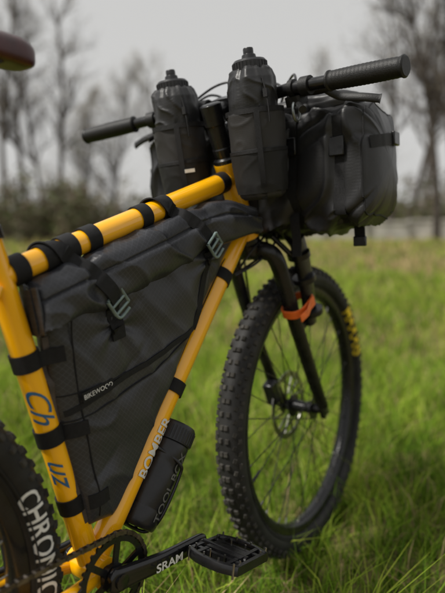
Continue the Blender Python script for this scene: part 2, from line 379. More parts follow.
for k in range(7):
    rr=.030+.006*k; m.add(revolve([(rr-.004,-.048+.004*k-.001),(rr,-.048+.004*k-.001),(rr,-.048+.004*k+.001),(rr-.004,-.048+.004*k+.001)],(0,0,R),40,closed=True))
m.obj('chainring_and_cassette',['black'],bike,smooth=False)
m=MB(); path=[]
rr_=.0665; rc=.046; C0=bb; C1=Vector((0,0,R))
A=[]
for i in range(24):
    a=math.radians(93-186*i/23); A.append(bb+Vector((rr_*math.cos(a),0,rr_*math.sin(a))))
B=[C1+Vector((rc*math.cos(math.radians(a)),0,rc*math.sin(math.radians(a)))) for a in np.linspace(-95,-267,14)]
loop=A+[bb+Vector((-.15,0,-.055)),bb+Vector((-.3,0,-.06))]+B
L=[Vector(p)+Yv*(cy if i<len(A) else -.05) for i,p in enumerate(loop)]; L.append(L[0])
acc=0; step=.00635; pts=[]
for i in range(len(L)-1):
    d=(L[i+1]-L[i]).length; t=step-acc if acc>0 else 0
    while t<d: pts.append((L[i].lerp(L[i+1],t/d),(L[i+1]-L[i]).normalized())); t+=step
    acc=d-(t-step)
for i,(p,t) in enumerate(pts):
    if i%2==0: m.add(tube([p-Yv*.004,p+Yv*.004],.0038,8))
    else:
        o=.0034 if (i//2)%2 else .0022; z=t.cross(Yv)
        for s in(-1,1): m.add(box(p+Yv*s*o,(.0125,.001,.0062),(t,Yv,z)))
m.obj('chain',['chain'],bike)
m=MB(); al=-.118
def crank(s,ang):
    d=Vector((math.cos(ang),0,math.sin(ang))); b0=bb+Yv*s*.062; e=bb+Yv*s*.078+d*.172
    P=[b0-d*.018,b0,b0+d*.03+Yv*s*.004,b0.lerp(e,.5)+Yv*s*.004,e,e+d*.014]
    m.add(tube(smoothpath(P,5),[ (h,w) for h,w in zip(np.interp(np.linspace(0,5,26),[0,.6,1.2,3,4,5],[.010,.020,.0185,.0145,.014,.008]),np.interp(np.linspace(0,5,26),[0,1,5],[.006,.010,.0068]))],20,sup=3,ref=(0,0,1)))
    m.add(lathe(b0-Yv*s*-.004,b0+Yv*s,[(0,.012),(.008,.012),(.009,.009)],24))
    return e,d
e,d=crank(-1,al); e2,d2=crank(1,al+math.pi)
m.add(tube([bb-Yv*.06,bb+Yv*.06],.014,20))
m.obj('crank_arms',['carbon'],bike)
m=MB(); zc=d.cross(Yv)*-1
if zc.z<0: zc=-zc
m.add(text_plane('SRAM',.019,bb+Yv*-.0885+d*.088,d+Yv*-.03,zc,sx=1.3,bold=.0004)); m.obj('crank_lettering',['white'],bike,smooth=False)
def pedal(e,s,tilt,name):
    m=MB(); c=e+Yv*s*.064; X=Vector((math.cos(tilt),0,math.sin(tilt)));Z=Vector((-math.sin(tilt),0,math.cos(tilt)))
    m.add(tube([e,e+Yv*s*.02],.008,16),1); m.add(tube([e+Yv*s*.012,c+Yv*s*.04],[.0105,.008],16),0)
    for x in(-.046,.046): m.add(tube(smoothpath([c+X*x*.86-Yv*.050,c+X*x*1.08-Yv*.02,c+X*x*1.08+Yv*.02,c+X*x*.86+Yv*.050]),[(.0085,.006)]*25,10,sup=3,ref=tuple(Z)),0)
    for y in(-.048,-.030,.030,.048): m.add(box(c+Yv*y,(.086,.007,.0145),(X,Yv,Z)),0)
    for x in(-.024,.024): m.add(box(c+X*x,(.007,.09,.012),(X,Yv,Z)),0)
    m.add(box(c,(.03,.07,.016),(X,Yv,Z)),0)
    for x in(-.047,-.03,.03,.047):
        for y in(-.045,-.015,.015,.045):
            q=c+X*x+Yv*y; m.add(tube([q-Z*.012,q+Z*.012],.0018,6),1)
    m.obj(name,['black','steel'],bike,autos=30)
pedal(e,-1,-.22,'pedal'); pedal(e2,1,.06,'pedal_far')
m=MB()
m.add(text_tube('Ch',.046,bb+stu*.302,stu*-1,(-.75,-1,0),.0191,sx=1.05,shear=.6,bold=.0001))
m.add(text_tube('uz',.046,bb+stu*.192,stu*-1,(-.75,-1,0),.0193,sx=1.05,shear=.6,bold=.0001)); m.obj('seat_tube_lettering',['blue'],bike,smooth=False)
m=MB(); p=dtA.lerp(dtB,.29)
m.add(text_tube('BOMBER',.030,p,dtd,(.22,-1,0),.0234,sx=.95,bold=.0006)); m.obj('down_tube_lettering',['white'],bike,smooth=False)
# ------------------------------------------------------------ frame bag
fb=empty('frame_bag')
Lp=[Vector(q) for q in((.364,0,.735),(.372,0,.62),(.392,0,.49),(.414,0,.385))]
Rp=[Vector(q) for q in((.853,0,.835),(.795,0,.785),(.680,0,.650),(.577,0,.520),(.468,0,.378))]
Lsp=smoothpath(Lp,20);Rsp=smoothpath(Rp,20)
def at(sp,t):
    j=t*(len(sp)-1); a=int(min(j,len(sp)-2)); return sp[a].lerp(sp[a+1],j-a)
v=[];f=[];NV=130;NU=190
for i in range(NV+1):
    t=i/NV; l=at(Lsp,t); r=at(Rsp,t); 
    e=(max(0,1-abs(2*t-1)**14))**.5*.97+.03
    for j in range(NU):
        s=2*math.pi*j/NU; u=math.cos(s); w=abs(u)
        h=.031*(1-w**10)**.5*(1+.16*(1-u*u)*math.sin(min(1,t*1.15)*math.pi)) *e
        h*=1-.12*t
        q=l.lerp(r,(u+1)/2)
        P=Vector((q.x,0,q.z)); sd=-1 if s<math.pi else 1
        nz=noise.fractal(Vector((P.x*7+P.z*4,sd*3,P.z*10-P.x*5)),.7,2.0,2)*.0050
        rg=1-abs(noise.noise(Vector((P.x*10+P.z*9,sd*4,(P.z-P.x*.8)*3.5)))); nz+=.0044*rg**9
        rg=1-abs(noise.noise(Vector((P.x*6-P.z*14+3,sd*6,(P.z+P.x)*2.5)))); nz-=.0028*rg**10
        for cx,cz in((.48,.69),(.71,.775)):
            dx=P.x-cx; dz=P.z-cz; rr=math.hypot(dx,dz)
            nz+=.0034*math.exp(-rr/.07)*math.sin(math.atan2(dz,dx)*7)
        nz*=(1-w**8)
        v.append((P.x,sd*(h+nz),P.z))
for i in range(NV):
    for j in range(NU): f.append((i*NU+j,i*NU+(j+1)%NU,(i+1)*NU+(j+1)%NU,(i+1)*NU+j))
f+=[tuple(range(NU)),tuple(range(NV*NU,(NV+1)*NU))]
m=MB(); m.add((v,f)); body=(list(v),list(f)); m.obj('bag_body',['fab'],fb,autos=70)
Tc=smoothpath([(.350,-.010,.729),(.45,-.012,.758),(.60,-.014,.801),(.74,-.020,.842),(.86,-.044,.848)],12)
v=[];f=[];NS=180;NR=110
def rollpt(t,s):
    c=at(Tc,t); hz=np.interp(t,[0,.25,.5,.78,1],[.036,.041,.045,.042,.021]); ty=np.interp(t,[0,.02,.5,.8,1],[.026,.032,.033,.024,.010])
    for tp in(.225,.70): ty*=1-.15*math.exp(-((t-tp)/.03)**2); hz*=1-.05*math.exp(-((t-tp)/.04)**2)
    cc,ss=math.cos(s),math.sin(s)
    y=math.copysign(abs(cc)**.55,cc)*ty; z=math.copysign(abs(ss)**.75,ss)*hz
    if cc<0:
        k=z/hz
        y-= .0055*(1/(1+math.exp((k-.30)*40)))*(1-max(0,-k)**10)
        y+= .0045*math.exp(-((k-.36)/.05)**2)
    x=c.x; nz=noise.fractal(Vector((x*9+z*12,cc*1.0+5,z*12-x*3)),.7,2.0,2)*.0050
    rg=1-abs(noise.noise(Vector((x*14+z*20,cc*.8,(z-x*.3)*9)))); nz+=.005*rg**8
    for tp in(.225,.70):
        dd=t-tp; nz+=.003*math.exp(-abs(dd)/.06)*math.sin(z*150+dd*60)
    nd=(Vector((0,cc,ss*.8)).normalized())
    return Vector((x,c.y+y,c.z+z))+nd*nz
for i in range(NS+1):
    for j in range(NR): v.append(rollpt(i/NS,2*math.pi*j/NR))
for i in range(NS):
    for j in range(NR): f.append((i*NR+j,i*NR+(j+1)%NR,(i+1)*NR+(j+1)%NR,(i+1)*NR+j))
f+=[tuple(range(NR)),tuple(range(NS*NR,(NS+1)*NR))]
m=MB(); m.add((v,f)); m.obj('roll_top',['fab'],fb,autos=70)
ob_=len(body[0]); allv=[Vector(p) for p in body[0]]+[Vector(p) for p in v]; allf=body[1]+[tuple(k+ob_ for k in q) for q in f]
tv,tf=tube([ttA,ttB],.0200,24); o=len(allv); allv+=tv; allf+=[tuple(k+o for k in q) for q in tf]
bvh=BVHTree.FromPolygons(allv,allf)
def surf(x,z,d=.0):
    h=bvh.ray_cast(Vector((x,-1,z)),Vector((0,1,0))); 
    return Vector((x,(h[0].y if h[0] else -.012)-d,z))
def surfpath(P,n=24,d=.0022):
    out=[]
    for i in range(len(P)-1):
        for k in range(n):
            t=k/n; out.append(surf(P[i][0]*(1-t)+P[i+1][0]*t,P[i][1]*(1-t)+P[i+1][1]*t,d))
    out.append(surf(*P[-1],d))
    q=[p.copy() for p in out]
    for _ in range(12):
        for i in range(1,len(q)-1): y=(q[i-1].y+q[i+1].y)/2; q[i].y=min(out[i].y,.5*q[i].y+.5*y)
    return q
m=MB()
for k,(dz,dy) in enumerate(((0,-.028),(-.012,-.014),(.008,0))):
    m.add(ribbon([(.343,dy-.004,.762+dz*.3),(.346,dy-.008,.73+dz),(.352,dy-.004,.697+dz*.3)],(0,1,.2),.012,.003))
m.add(ribbon(surfpath([(.366,.69),(.372,.62),(.394,.49),(.414,.395)],16,.001),(1,0,.2),.010,.003),1)
m.obj('bag_rear_gusset',['fab','brown'],fb)
m=MB()
seams=[[(.378,.60),(.47,.607),(.58,.625),(.668,.65)],[(.395,.71),(.405,.6),(.42,.5),(.432,.40)],
       [(.845,.815),(.785,.765),(.672,.632),(.572,.505),(.475,.385)],[(.708,.775),(.69,.72),(.664,.65)],[(.664,.65),(.56,.60),(.43,.565),(.38,.56)]]
for s_ in seams: m.add(tube(surfpath(s_,14,.0002),.0012,8))
m.add(ribbon(surfpath([(.708,.782),(.692,.72),(.668,.652)],14,.001),(1,0,.1),.014,.0016))
m.add(ribbon(surfpath([(.385,.573),(.47,.600),(.58,.628),(.666,.655)],14,.001),(0,0,1),.009,.0014))
m.obj('bag_seams',['web'],fb)
m=MB()
def strap(P,w=.024):
    q=surfpath(P,26,.0022); m.add(ribbon(q,Vector((P[1][1]-P[0][1],0,-(P[1][0]-P[0][0]))),w,.0022))
def overtube(x0,z0,x1,z1,w=.024):
    t=(x0-ttA.x)/(ttB.x-ttA.x); c=ttA.lerp(ttB,t); n=ttd.cross(Yv); n=n if n.z>0 else -n
    P=[c+(n*math.cos(a)-Yv*math.sin(a))*.0215+ttd*(.02*a/2.6) for a in np.linspace(-1.4,1.2,16)]
    e_=surf(x0+(x1-x0)*.35,z0+(z1-z0)*.35,.0022); m.add(ribbon(P+[P[-1].lerp(e_,.5)-Yv*.002,e_],(ttd+n*-.3),w,.0022))
strap([(.402,.806),(.440,.770),(.474,.728),(.481,.682)]); overtube(.392,.815,.440,.770)
strap([(.632,.868),(.668,.844),(.703,.806),(.712,.775)]); overtube(.615,.880,.668,.844)
strap([(.474,.733),(.484,.668)],.026)
def tb(p,d_,r,w=.024): m.add(band(p,d_,r,w,.0022,32)); 
for t in(.045,.14,.205,.285,.50,.60,.93): tb(ttA.lerp(ttB,t),ttd,.0192)
for z in(.66,.545,.43):
    p=bb+stu*((z-.309)/stu.z); tb(p,stu,.0186,.026)
    m.add(ribbon(surfpath([(p.x+.012,z),(p.x+.045,z+.004)],8,.002),(0,0,1),.022,.002))
for t in(.45,.8): tb(dtA.lerp(dtB,t),dtd,.0235)
m.obj('straps',['web'],fb,autos=30)
m=MB()
for (x,z),an in(((.474,.728),-.95),((.703,.806),-.85)):
    c=surf(x,z,.007); X=Vector((math.cos(an),0,math.sin(an))); Z=Vector((-math.sin(an),0,math.cos(an)))
    for k in(-.013,0,.013): m.add(tube([c+X*k-Z*.016,c+X*k+Z*.016],(.0026) ,10))
    for k in(-.016,.016): m.add(tube([c-X*.013+Z*k,c+X*.013+Z*k],.0030,10))
    m.add(tube(smoothpath([c+X*.013-Z*.016,c+X*.021-Z*.012-Yv*.002,c+X*.021+Z*.010-Yv*.002]),.0026,8))
m.obj('strap_buckles',['buckle'],fb)
c=surf(.437,.598,.0032)
m=MB(); X=Vector((1,0,.16)).normalized(); Z=Vector((-.16,0,1)).normalized(); 
m.add(box(c,(.060,.0012,.016),(X,Yv,Z)),0); m.add(text_plane('BIKEWOOD',.0104,c-Yv*.0012,X,Z),1); m.obj('bag_label',['web','white'],fb,smooth=False)
# ------------------------------------------------------------ bottle under down tube
wb=empty('water_bottle')
PN=Vector((dtd.z,0,-dtd.x))
A=dtA+dtd*.078+PN*.060; B=A+dtd
m=MB()
prof=[(0,.030),(.002,.033),(.01,.0355),(.03,.0365),(.034,.035),(.036,.035),(.04,.0365),(.10,.0365),(.104,.0345),(.118,.0345),(.122,.0365),(.150,.0365),(.152,.035),(.153,.0378),(.182,.0378),(.187,.034),(.187,.0)]
m.add(lathe(A,B,prof,48),0)
for i in range(36):
    a=2*math.pi*i/36; n1=Yv; n2=dtd.cross(Yv); q=A+dtd*.167+(n1*math.cos(a)+n2*math.sin(a))*.0378; m.add(tube([q-dtd*.012,q+dtd*.012],.0014,6),0)
m.obj('bottle_body',['bottle'],wb)
m=MB(); out=(.2,-1,0)
m.add(text_tube('TOOL BOX',.022,A+dtd*.078,dtd,out,.0371,sx=1.1,bold=.0003)); m.obj('bottle_lettering',['grey_p'],wb,smooth=False)
m=MB()
for s in(-1,1):
    m.add(tube(smoothpath([A+dtd*.13-PN*.039+Yv*s*.012,A+dtd*.12+Yv*s*.040,A+dtd*.10+Yv*s*.039+PN*.014,A+dtd*.03+Yv*s*.036+PN*.014,A+Yv*s*.014+PN*.02,A-dtd*.004,A-dtd*.002-PN*.034+Yv*s*.005]),.003,10))
m.add(box(A+dtd*.07-PN*.0385,(.11,.018,.005),(dtd,Yv,PN)))
m.obj('bottle_cage',['black'],bike)
# ------------------------------------------------------------ handlebar pouches with bottles
def pouch(s,seed):
    e_=empty('handlebar_pouch'); A=Vector((.817,s*.09,.888)); B=Vector((.778,s*.092,1.155)); d=(B-A).normalized()
    n1=(Vector((0,-1,0))-d*-d.y).normalized(); n2=d.cross(n1)
    def sheet(prof,amp,fr,n=96,k=64,sd=0,gather=0,crease=0):
        v=[];f=[];T=[p[0] for p in prof];RR=[p[1] for p in prof]
        tt=np.linspace(T[0],T[-1],k)
        for t in tt:
            r=float(np.interp(t,T,RR)); tn_=(t-T[0])/(T[-1]-T[0])
            for j in range(n):
                a=2*math.pi*j/n; dirv=n1*math.cos(a)+n2*math.sin(a)
                w=noise.fractal(Vector((math.cos(a)*1.3+seed,math.sin(a)*1.3+sd,t*fr)),.7,2.0,2)*amp
                w+=gather*tn_**2*(math.sin(a*11+seed)+.6*math.sin(a*17+seed*2))
                rg=1-abs(noise.noise(Vector((math.cos(a)*1.1+seed,math.sin(a)*1.1+sd,t*26+math.sin(a)*.5)))); w+=crease*rg**8
                v.append(A+d*t+dirv*(r+w*min(1,r/.03)))
        for i in range(k-1):
            for j in range(n): f.append((i*n+j,i*n+(j+1)%n,(i+1)*n+(j+1)%n,(i+1)*n+j))
        f+=[tuple(range(n)),tuple(range((k-1)*n,k*n))]
        return v,f
    m=MB()
    m.add(sheet([(0,.036),(.006,.044),(.03,.048),(.09,.051),(.156,.053),(.162,.049)],.003,9,crease=.0015),0)
    m.add(sheet([(.150,.045),(.170,.0445),(.20,.0445),(.216,.043),(.230,.037),(.236,.031)],.0045,12,sd=9,gather=.0014,crease=.003),1)
    m.obj('pouch_fabric',['fab3','fab2'],e_,mat=STM,autos=80)
    m=MB(); m.add(sheet([(.012,.048),(.03,.0505),(.08,.0535),(.088,.0535)],.0025,9,crease=.001,k=30),0); m.obj('pouch_mesh_pocket',['mesh'],e_,mat=STM,autos=80)
    m=MB()
    m.add(lathe(A+d*.154,B+d,[(0,.0530),(0,.0550),(.009,.0550),(.009,.0530)],40,cap=False),0)
    m.add(lathe(A+d*.085,B+d,[(0,.0525),(0,.055),(.006,.055),(.006,.0525)],40,cap=False),0)
    for a in(-1.0,1.35): 
        q=n1*math.cos(a)+n2*math.sin(a); m.add(ribbon([A+d*t+q*rr for t,rr in((.0,.040),(.03,.0515),(.09,.0555),(.156,.0555))],q.cross(d),.010,.002),0)
    q=n1*math.cos(.6)-n2*math.sin(.6); m.add(tube(smoothpath([A+d*.212+q*.045,A+d*.19+q*.053,A+d*.165+q*.058,A+d*.135+q*.0585]),.0014,6),0); m.add(box(A+d*.185+q*.054,(.008,.008,.014),(n2,n1,d)),0)
    for t in(.15,.185): m.add(ribbon(smoothpath([A+d*t+Vector((.03,0,0)),A+d*(t+.01)+Vector((.065,0,.012)),A+d*(t+.03)+Vector((.05,0,.02))]),Yv,.02,.003),0)
    ring=[A+d*.165+n1*.055+Vector((.012,0,0))+Vector((.013*math.cos(t),-.006,.017*math.sin(t))) for t in np.linspace(0,2*math.pi,24,endpoint=False)]
    if s<0: m.add(tube([p+Vector((.030,-.004,-.008)) for p in ring],.0030,8,closed=True),1)
    m.obj('pouch_straps',['web','metal'],e_,mat=STM)
    if s>0:
        m=MB(); q=(n1*math.cos(.75)-n2*math.sin(.75)) if (n1*math.cos(.75)-n2*math.sin(.75)).x<0 else (n1*math.cos(.75)+n2*math.sin(.75))
        m.add(box(A+d*.070+q*.0565,(.020,.002,.007),(q.cross(d),q,d)),0); m.obj('pouch_label',['white'],e_,mat=STM)
    b_=empty('water_bottle'); m=MB()
    m.add(lathe(A+d*.010,B+d,[(0,.030),(.003,.036),(.192,.036),(.210,.030),(.214,.0305),(.215,.0315),(.236,.0315),(.240,.028),(.242,.014),(.249,.0125),(.251,.0095),(.259,.0095),(.261,.0085),(.261,.0)],40),0)
    for i in range(30):
        a=2*math.pi*i/30; q=A+d*.236+(n1*math.cos(a)+n2*math.sin(a))*.0315; m.add(tube([q-d*.009,q+d*.009],.0014,6),0)
    m.obj('bottle_and_cap',['bottle'],b_,mat=STM)
pouch(-1,3.1); pouch(1,8.4)
# ------------------------------------------------------------ handlebar bag
hb=empty('handlebar_bag')
v=[];f=[];K=140;n=180; c0=Vector((.980,0,.946))
for i in range(K+1):
    t=-1+2*i/K; y=.288*t; e=(max(0,1-abs(t)**14))**.5; e=max(e,.02)
    for j in range(n):
        a=2*math.pi*j/n; cc,ss=math.cos(a),math.sin(a)
        x=math.copysign(abs(cc)**.52,cc)*.103; z=math.copysign(abs(ss)**.50,ss)*.122
        g=1-.06*math.exp(-((abs(t)-.42)/.04)**2)-.045*math.exp(-((abs(t)-.75)/.035)**2)
        nz=noise.fractal(Vector((cc*1.2+2,ss*1.4+y*5,y*8)),.7,2.0,2)*.011
        rg=1-abs(noise.noise(Vector((cc*1.3+4,ss*1.6,y*16+ss*1.2)))); nz+=.012*rg**7
        rg=1-abs(noise.noise(Vector((cc*2.2,ss*2.6+y*12,y*5+7)))); nz-=.007*rg**9
        k=e*g*(1+nz/.11); 
        if abs(t)>.8: k*=1+.02*math.sin(a*8+2)*(abs(t)-.8)/.2
        v.append((c0.x+x*k,y,c0.z+z*k-.008*(1-t*t)*(1 if ss<0 else 0)))
for i in range(K):
    for j in range(n): f.append((i*n+j,i*n+(j+1)%n,(i+1)*n+(j+1)%n,(i+1)*n+j))
f+=[tuple(range(n)),tuple(range(K*n,(K+1)*n))]
m=MB(); m.add((v,f)); m.obj('bag_body',['fab2'],hb,mat=STM,autos=80)
hv=BVHTree.FromPolygons([Vector(p) for p in v],f)
def ringstrap(y,w,a0=0,a1=360,d=.002,tilt=0):
    P=[]
    for a in np.linspace(a0,a1,90):
        a=math.radians(a); dr=Vector((math.cos(a),0,math.sin(a))); yy=y+tilt*math.sin(a)
        h=hv.ray_cast(Vector((c0.x,yy,c0.z))+dr*.4,-dr); 
        if h[0]: P.append(h[0]+dr*d)
    return ribbon(P,Yv,w,.0025)
m=MB()
for y in(-.12,.12,-.03,.03,-.216,.216): m.add(ringstrap(y,.024))
for s in(-1,1):
    P=[]
    for x in np.linspace(-.080,.080,30):
        h=hv.ray_cast(Vector((c0.x+x,s*.5,c0.z+.045+x*.15)),Vector((0,-s,0)))
        if h[0]: P.append(h[0]+Vector((0,s*.0025,0)))
    m.add(ribbon(P,(0,0,1),.022,.0025))
m.add(ribbon(smoothpath([(.90,-.115,.87),(.89,-.118,.84),(.892,-.12,.80),(.885,-.122,.77)]),Yv,.02,.002))
m.add(ribbon(smoothpath([(.97,-.220,.86),(.972,-.222,.82),(.968,-.224,.79)]),Yv,.022,.003))
m.add(ribbon(smoothpath([(.97,.20,.84),(.972,.2,.82),(.968,.2,.78)]),Yv,.022,.003))
for y in(-.06,.06):
    m.add(ribbon(smoothpath([cl0+Vector((-.02,y,0)),cl0+Vector((.0,y,.022)),cl0+Vector((.06,y,.006)),(.97,y,1.072)]),Yv,.026,.003))
    m.add(ribbon(smoothpath([cl0+Vector((-.02,y,0)),cl0+Vector((.0,y,-.02)),(.885,y,1.03)]),Yv,.026,.003))
m.obj('harness_straps',['web'],hb,mat=STM)
m=MB()
for s in(-1,1):
    P=[]
    for a in np.linspace(0,2*math.pi,100,endpoint=False):
        dr=Vector((math.cos(a),0,math.sin(a))); h=hv.ray_cast(Vector((c0.x,s*.262,c0.z))+dr*.4,-dr)
        if h[0]: P.append(h[0]+dr*.0005)
    m.add(tube(P,.0018,8,closed=True))
m.obj('bag_piping',['web'],hb,mat=STM)
v=[];f=[];K=50;n=48
for i in range(K+1):
    t=-1+2*i/K; y=-.13+.12*t; e=max(.05,(1-abs(t)**6)**.5)
    for j in range(n):
        a=2*math.pi*j/n; nz=noise.fractal(Vector((math.cos(a)*1.3,math.sin(a)*1.3,y*18)),.7,2.0,2)*.006
        v.append((.935+(.040+nz)*e*math.cos(a),y,1.066+(.024+nz)*e*math.sin(a)))
for i in range(K):
    for j in range(n): f.append((i*n+j,i*n+(j+1)%n,(i+1)*n+(j+1)%n,(i+1)*n+j))
f+=[tuple(range(n)),tuple(range(K*n,(K+1)*n))]
m=MB(); m.add((v,f)); m.obj('top_roll',['fab2'],hb,mat=STM,autos=80)
m=MB()
hh=hv.ray_cast(Vector((c0.x+.02,-.5,c0.z+.048)),Vector((0,1,0)))[0]
m.add(box(hh-Yv*.005,(.034,.008,.026)))
hh=hv.ray_cast(Vector((c0.x-.5,-.216,c0.z+.03)),Vector((1,0,0)))[0]
m.add(box(hh-Vector((.006,0,0)),(.008,.03,.036)))
m.add(box((c0.x-.108,-.12,c0.z+.04),(.008,.03,.034))); m.add(box((.968,-.224,.795),(.01,.026,.02)))
m.obj('bag_buckles',['black'],hb,mat=STM,bevel=.002)
# ------------------------------------------------------------ ground
def gz(x,y): return -.012+ .02*noise.noise(Vector((x*.5,y*.5,3)))*min(1,max(0,(math.hypot(x-.8,y)-1)/3)) +.25*noise.noise(Vector((x*.03,y*.03,1)))*min(1,max(0,(math.hypot(x,y)-12)/30))
m=MB(); v=[];f=[]
rad=[0]+list(np.geomspace(.3,900,70)); n=96; ctr=site(0,0)
v.append((ctr.x,ctr.y,gz(ctr.x,ctr.y)))
for r in rad[1:]:
    for j in range(n):
        a=2*math.pi*j/n; x=ctr.x+r*math.cos(a);y=ctr.y+r*math.sin(a); v.append((x,y,gz(x,y)))
for j in range(n): f.append((0,1+j,1+(j+1)%n))
for i in range(len(rad)-2):
    for j in range(n): f.append((1+i*n+j,1+(i+1)*n+j,1+(i+1)*n+(j+1)%n,1+i*n+(j+1)%n))
m.add((v,f))
gm,nt,b=newmat('meadow_ground'); N=nt.nodes.new; Lk=nt.links.new
tc=N('ShaderNodeTexCoord'); b.inputs['Roughness'].default_value=.95; b.inputs['Specular IOR Level'].default_value=.1
n1=N('ShaderNodeTexNoise'); n1.inputs['Scale'].default_value=.35; n1.inputs['Detail'].default_value=8; n1.inputs['Roughness'].default_value=.65
n2=N('ShaderNodeTexNoise'); n2.inputs['Scale'].default_value=25; n2.inputs['Detail'].default_value=6
Lk(tc.outputs['Object'],n1.inputs['Vector']);Lk(tc.outputs['Object'],n2.inputs['Vector'])
r1=N('ShaderNodeValToRGB'); r1.color_ramp.elements[0].position=.38; r1.color_ramp.elements[0].color=(.12,.15,.03,1); r1.color_ramp.elements[1].position=.6; r1.color_ramp.elements[1].color=(.26,.20,.10,1)
Lk(n1.outputs['Fac'],r1.inputs[0])
mx=N('ShaderNodeMix'); mx.data_type='RGBA'; mx.blend_type='MULTIPLY'; mx.inputs['Factor'].default_value=.85
r2=N('ShaderNodeValToRGB'); r2.color_ramp.elements[0].position=.3; r2.color_ramp.elements[0].color=(.25,.22,.18,1); r2.color_ramp.elements[1].position=.7; r2.color_ramp.elements[1].color=(1,1,1,1)
Lk(n2.outputs['Fac'],r2.inputs[0]); Lk(r1.outputs[0],mx.inputs['A']); Lk(r2.outputs[0],mx.inputs['B']); Lk(mx.outputs['Result'],b.inputs['Base Color'])
m.obj('ground',[gm],None,autos=180)
# ------------------------------------------------------------ grass
def grass():
    P=[];H=[];W=[];LEAN_=[];AZ=[];Cc=[]
    def zone(nt_,per,d0,d1,h0,h1,w0,w1,spread,straw,az=44,warm=0,dead=False):
        k=nt_; d=np.sqrt(rng.uniform(d0*d0,d1*d1,k)); a=np.radians(rng.uniform(-az,az,k))
        cx=CAM.x+d*np.cos(YAW+a); cy=CAM.y+d*np.sin(YAW+a)
        nb=np.array([noise.fractal(Vector((x*1.3,y*1.3,0)),.9,2,3) for x,y in zip(cx,cy)])
        nb2=np.array([noise.noise(Vector((x*3.1,y*3.1,5))) for x,y in zip(cx,cy)])
        rep=per; cx=np.repeat(cx,rep);cy=np.repeat(cy,rep);nb=np.repeat(nb,rep);nb2=np.repeat(nb2,rep);d=np.repeat(d,rep);tc_=np.repeat(rng.uniform(0,1,k),rep); th_=np.repeat(rng.uniform(.5,1.5,k),rep)
        n=len(cx); ang=rng.uniform(0,2*np.pi,n); rr=np.abs(rng.normal(0,spread,n))
        px=cx+rr*np.cos(ang);py=cy+rr*np.sin(ang)
        h=rng.uniform(h0,h1,n)*(1+.6*nb+.45*nb2)*rng.uniform(.5,1.1,n)*th_; h=np.maximum(h,.02); st=rng.uniform(0,1,n)<(straw+.5*np.clip(nb,-.3,1)*(straw*2.8))
        ln=h*rng.uniform(.15,1.2,n); az_=ang+rng.normal(0,.9,n)
        flat=st&(rng.uniform(0,1,n)<.55); h=np.where(flat,h*.25,h); ln=np.where(flat,rng.uniform(.04,.12,n)*(h1/.1),ln)
        if dead: h=np.full(n,.025); ln=rng.uniform(.02,.05,n)
        g1=np.array([.20,.335,.03]);g2=np.array([.46,.55,.075]);g3=np.array([.075,.155,.018]);s1=np.array([.62,.48,.26]);s2=np.array([.34,.23,.12])
        t=np.clip(tc_*.75+rng.uniform(-.25,.4,n)+nb2*.5+warm,0,1)[:,None]
        c=np.where(t<.5,g3+(g1-g3)*t*2,g1+(g2-g1)*(t-.5)*2); u=rng.uniform(0,1,n)[:,None]; sc_=s2+(s1-s2)*u
        if dead: sc_=np.array([.10,.06,.035])+(np.array([.26,.16,.09])-np.array([.10,.06,.035]))*u; st=np.ones(n,bool)
        c=np.where(st[:,None],sc_,c)*rng.uniform(.75,1.2,n)[:,None]*(1+.3*nb[:,None])
        P.append(np.stack([px,py],1));H.append(h);W.append(rng.uniform(w0,w1,n));LEAN_.append(ln);AZ.append(az_);Cc.append(c)
    zone(7200,11,.8,3.3,.07,.155,.0018,.0042,.026,.17)
    zone(350,2,.8,4,.02,.03,.012,.028,.05,1,dead=True)
    zone(6500,9,3.3,8.5,.08,.20,.005,.010,.06,.30,warm=.05)
    zone(3800,9,8.5,24,.12,.26,.014,.028,.15,.58,warm=.12)
    P=np.concatenate(P);H=np.concatenate(H);W=np.concatenate(W);Ln=np.concatenate(LEAN_);AZ=np.concatenate(AZ);C=np.concatenate(Cc)
    n=len(P); z=np.full(n,-.014); 
    dd=np.hypot(P[:,0]-CAM.x,P[:,1]-CAM.y)
    idx=np.where(dd>1.5)[0]
    for i in idx: z[i]=gz(P[i,0],P[i,1])-.003
    near=(np.abs(P[:,1])<.035)&(np.abs(P[:,0]-1.133)<.12); H=np.where(near,H*.4,H)
    wa=rng.uniform(0,2*np.pi,n); wx=np.cos(wa)*W/2; wy=np.sin(wa)*W/2; lx=np.cos(AZ)*Ln; ly=np.sin(AZ)*Ln
    V=np.zeros((n,5,3))
    for k,(s,hh,ll,ww) in enumerate(((-1,0,0,1),(1,0,0,1),(1,.6,.3,.8),(-1,.6,.3,.8),(0,1,1,0))):
        V[:,k,0]=P[:,0]+wx*s*ww+lx*ll; V[:,k,1]=P[:,1]+wy*s*ww+ly*ll; V[:,k,2]=z+H*hh*(1 if k<4 else .95)
    me=bpy.data.meshes.new('grass'); me.vertices.add(n*5); me.vertices.foreach_set('co',V.ravel())
    base=np.arange(n)[:,None]*5
    loops=np.concatenate([base+np.array([[0,1,2,3]]),base+np.array([[3,2,4]])],1).ravel()
    me.loops.add(len(loops)); me.loops.foreach_set('vertex_index',loops.astype(np.int32))
    me.polygons.add(n*2); ls=(np.arange(n)[:,None]*7+np.array([[0,4]])).ravel(); me.polygons.foreach_set('loop_start',ls.astype(np.int32))
    try: me.polygons.foreach_set('loop_total',np.tile([4,3],n).astype(np.int32))
    except Exception: pass
    me.update(calc_edges=True)
    at_=me.color_attributes.new('Col','FLOAT_COLOR','POINT'); c5=np.repeat(C[:,None,:],5,1); c5[:,:2]*=.5; c5[:,4]*=1.15  # blade feet coloured darker: painted shade in the gaps between blades
    rgba=np.concatenate([np.clip(c5,0,.8),np.ones((n,5,1))],2); at_.data.foreach_set('color',rgba.ravel())
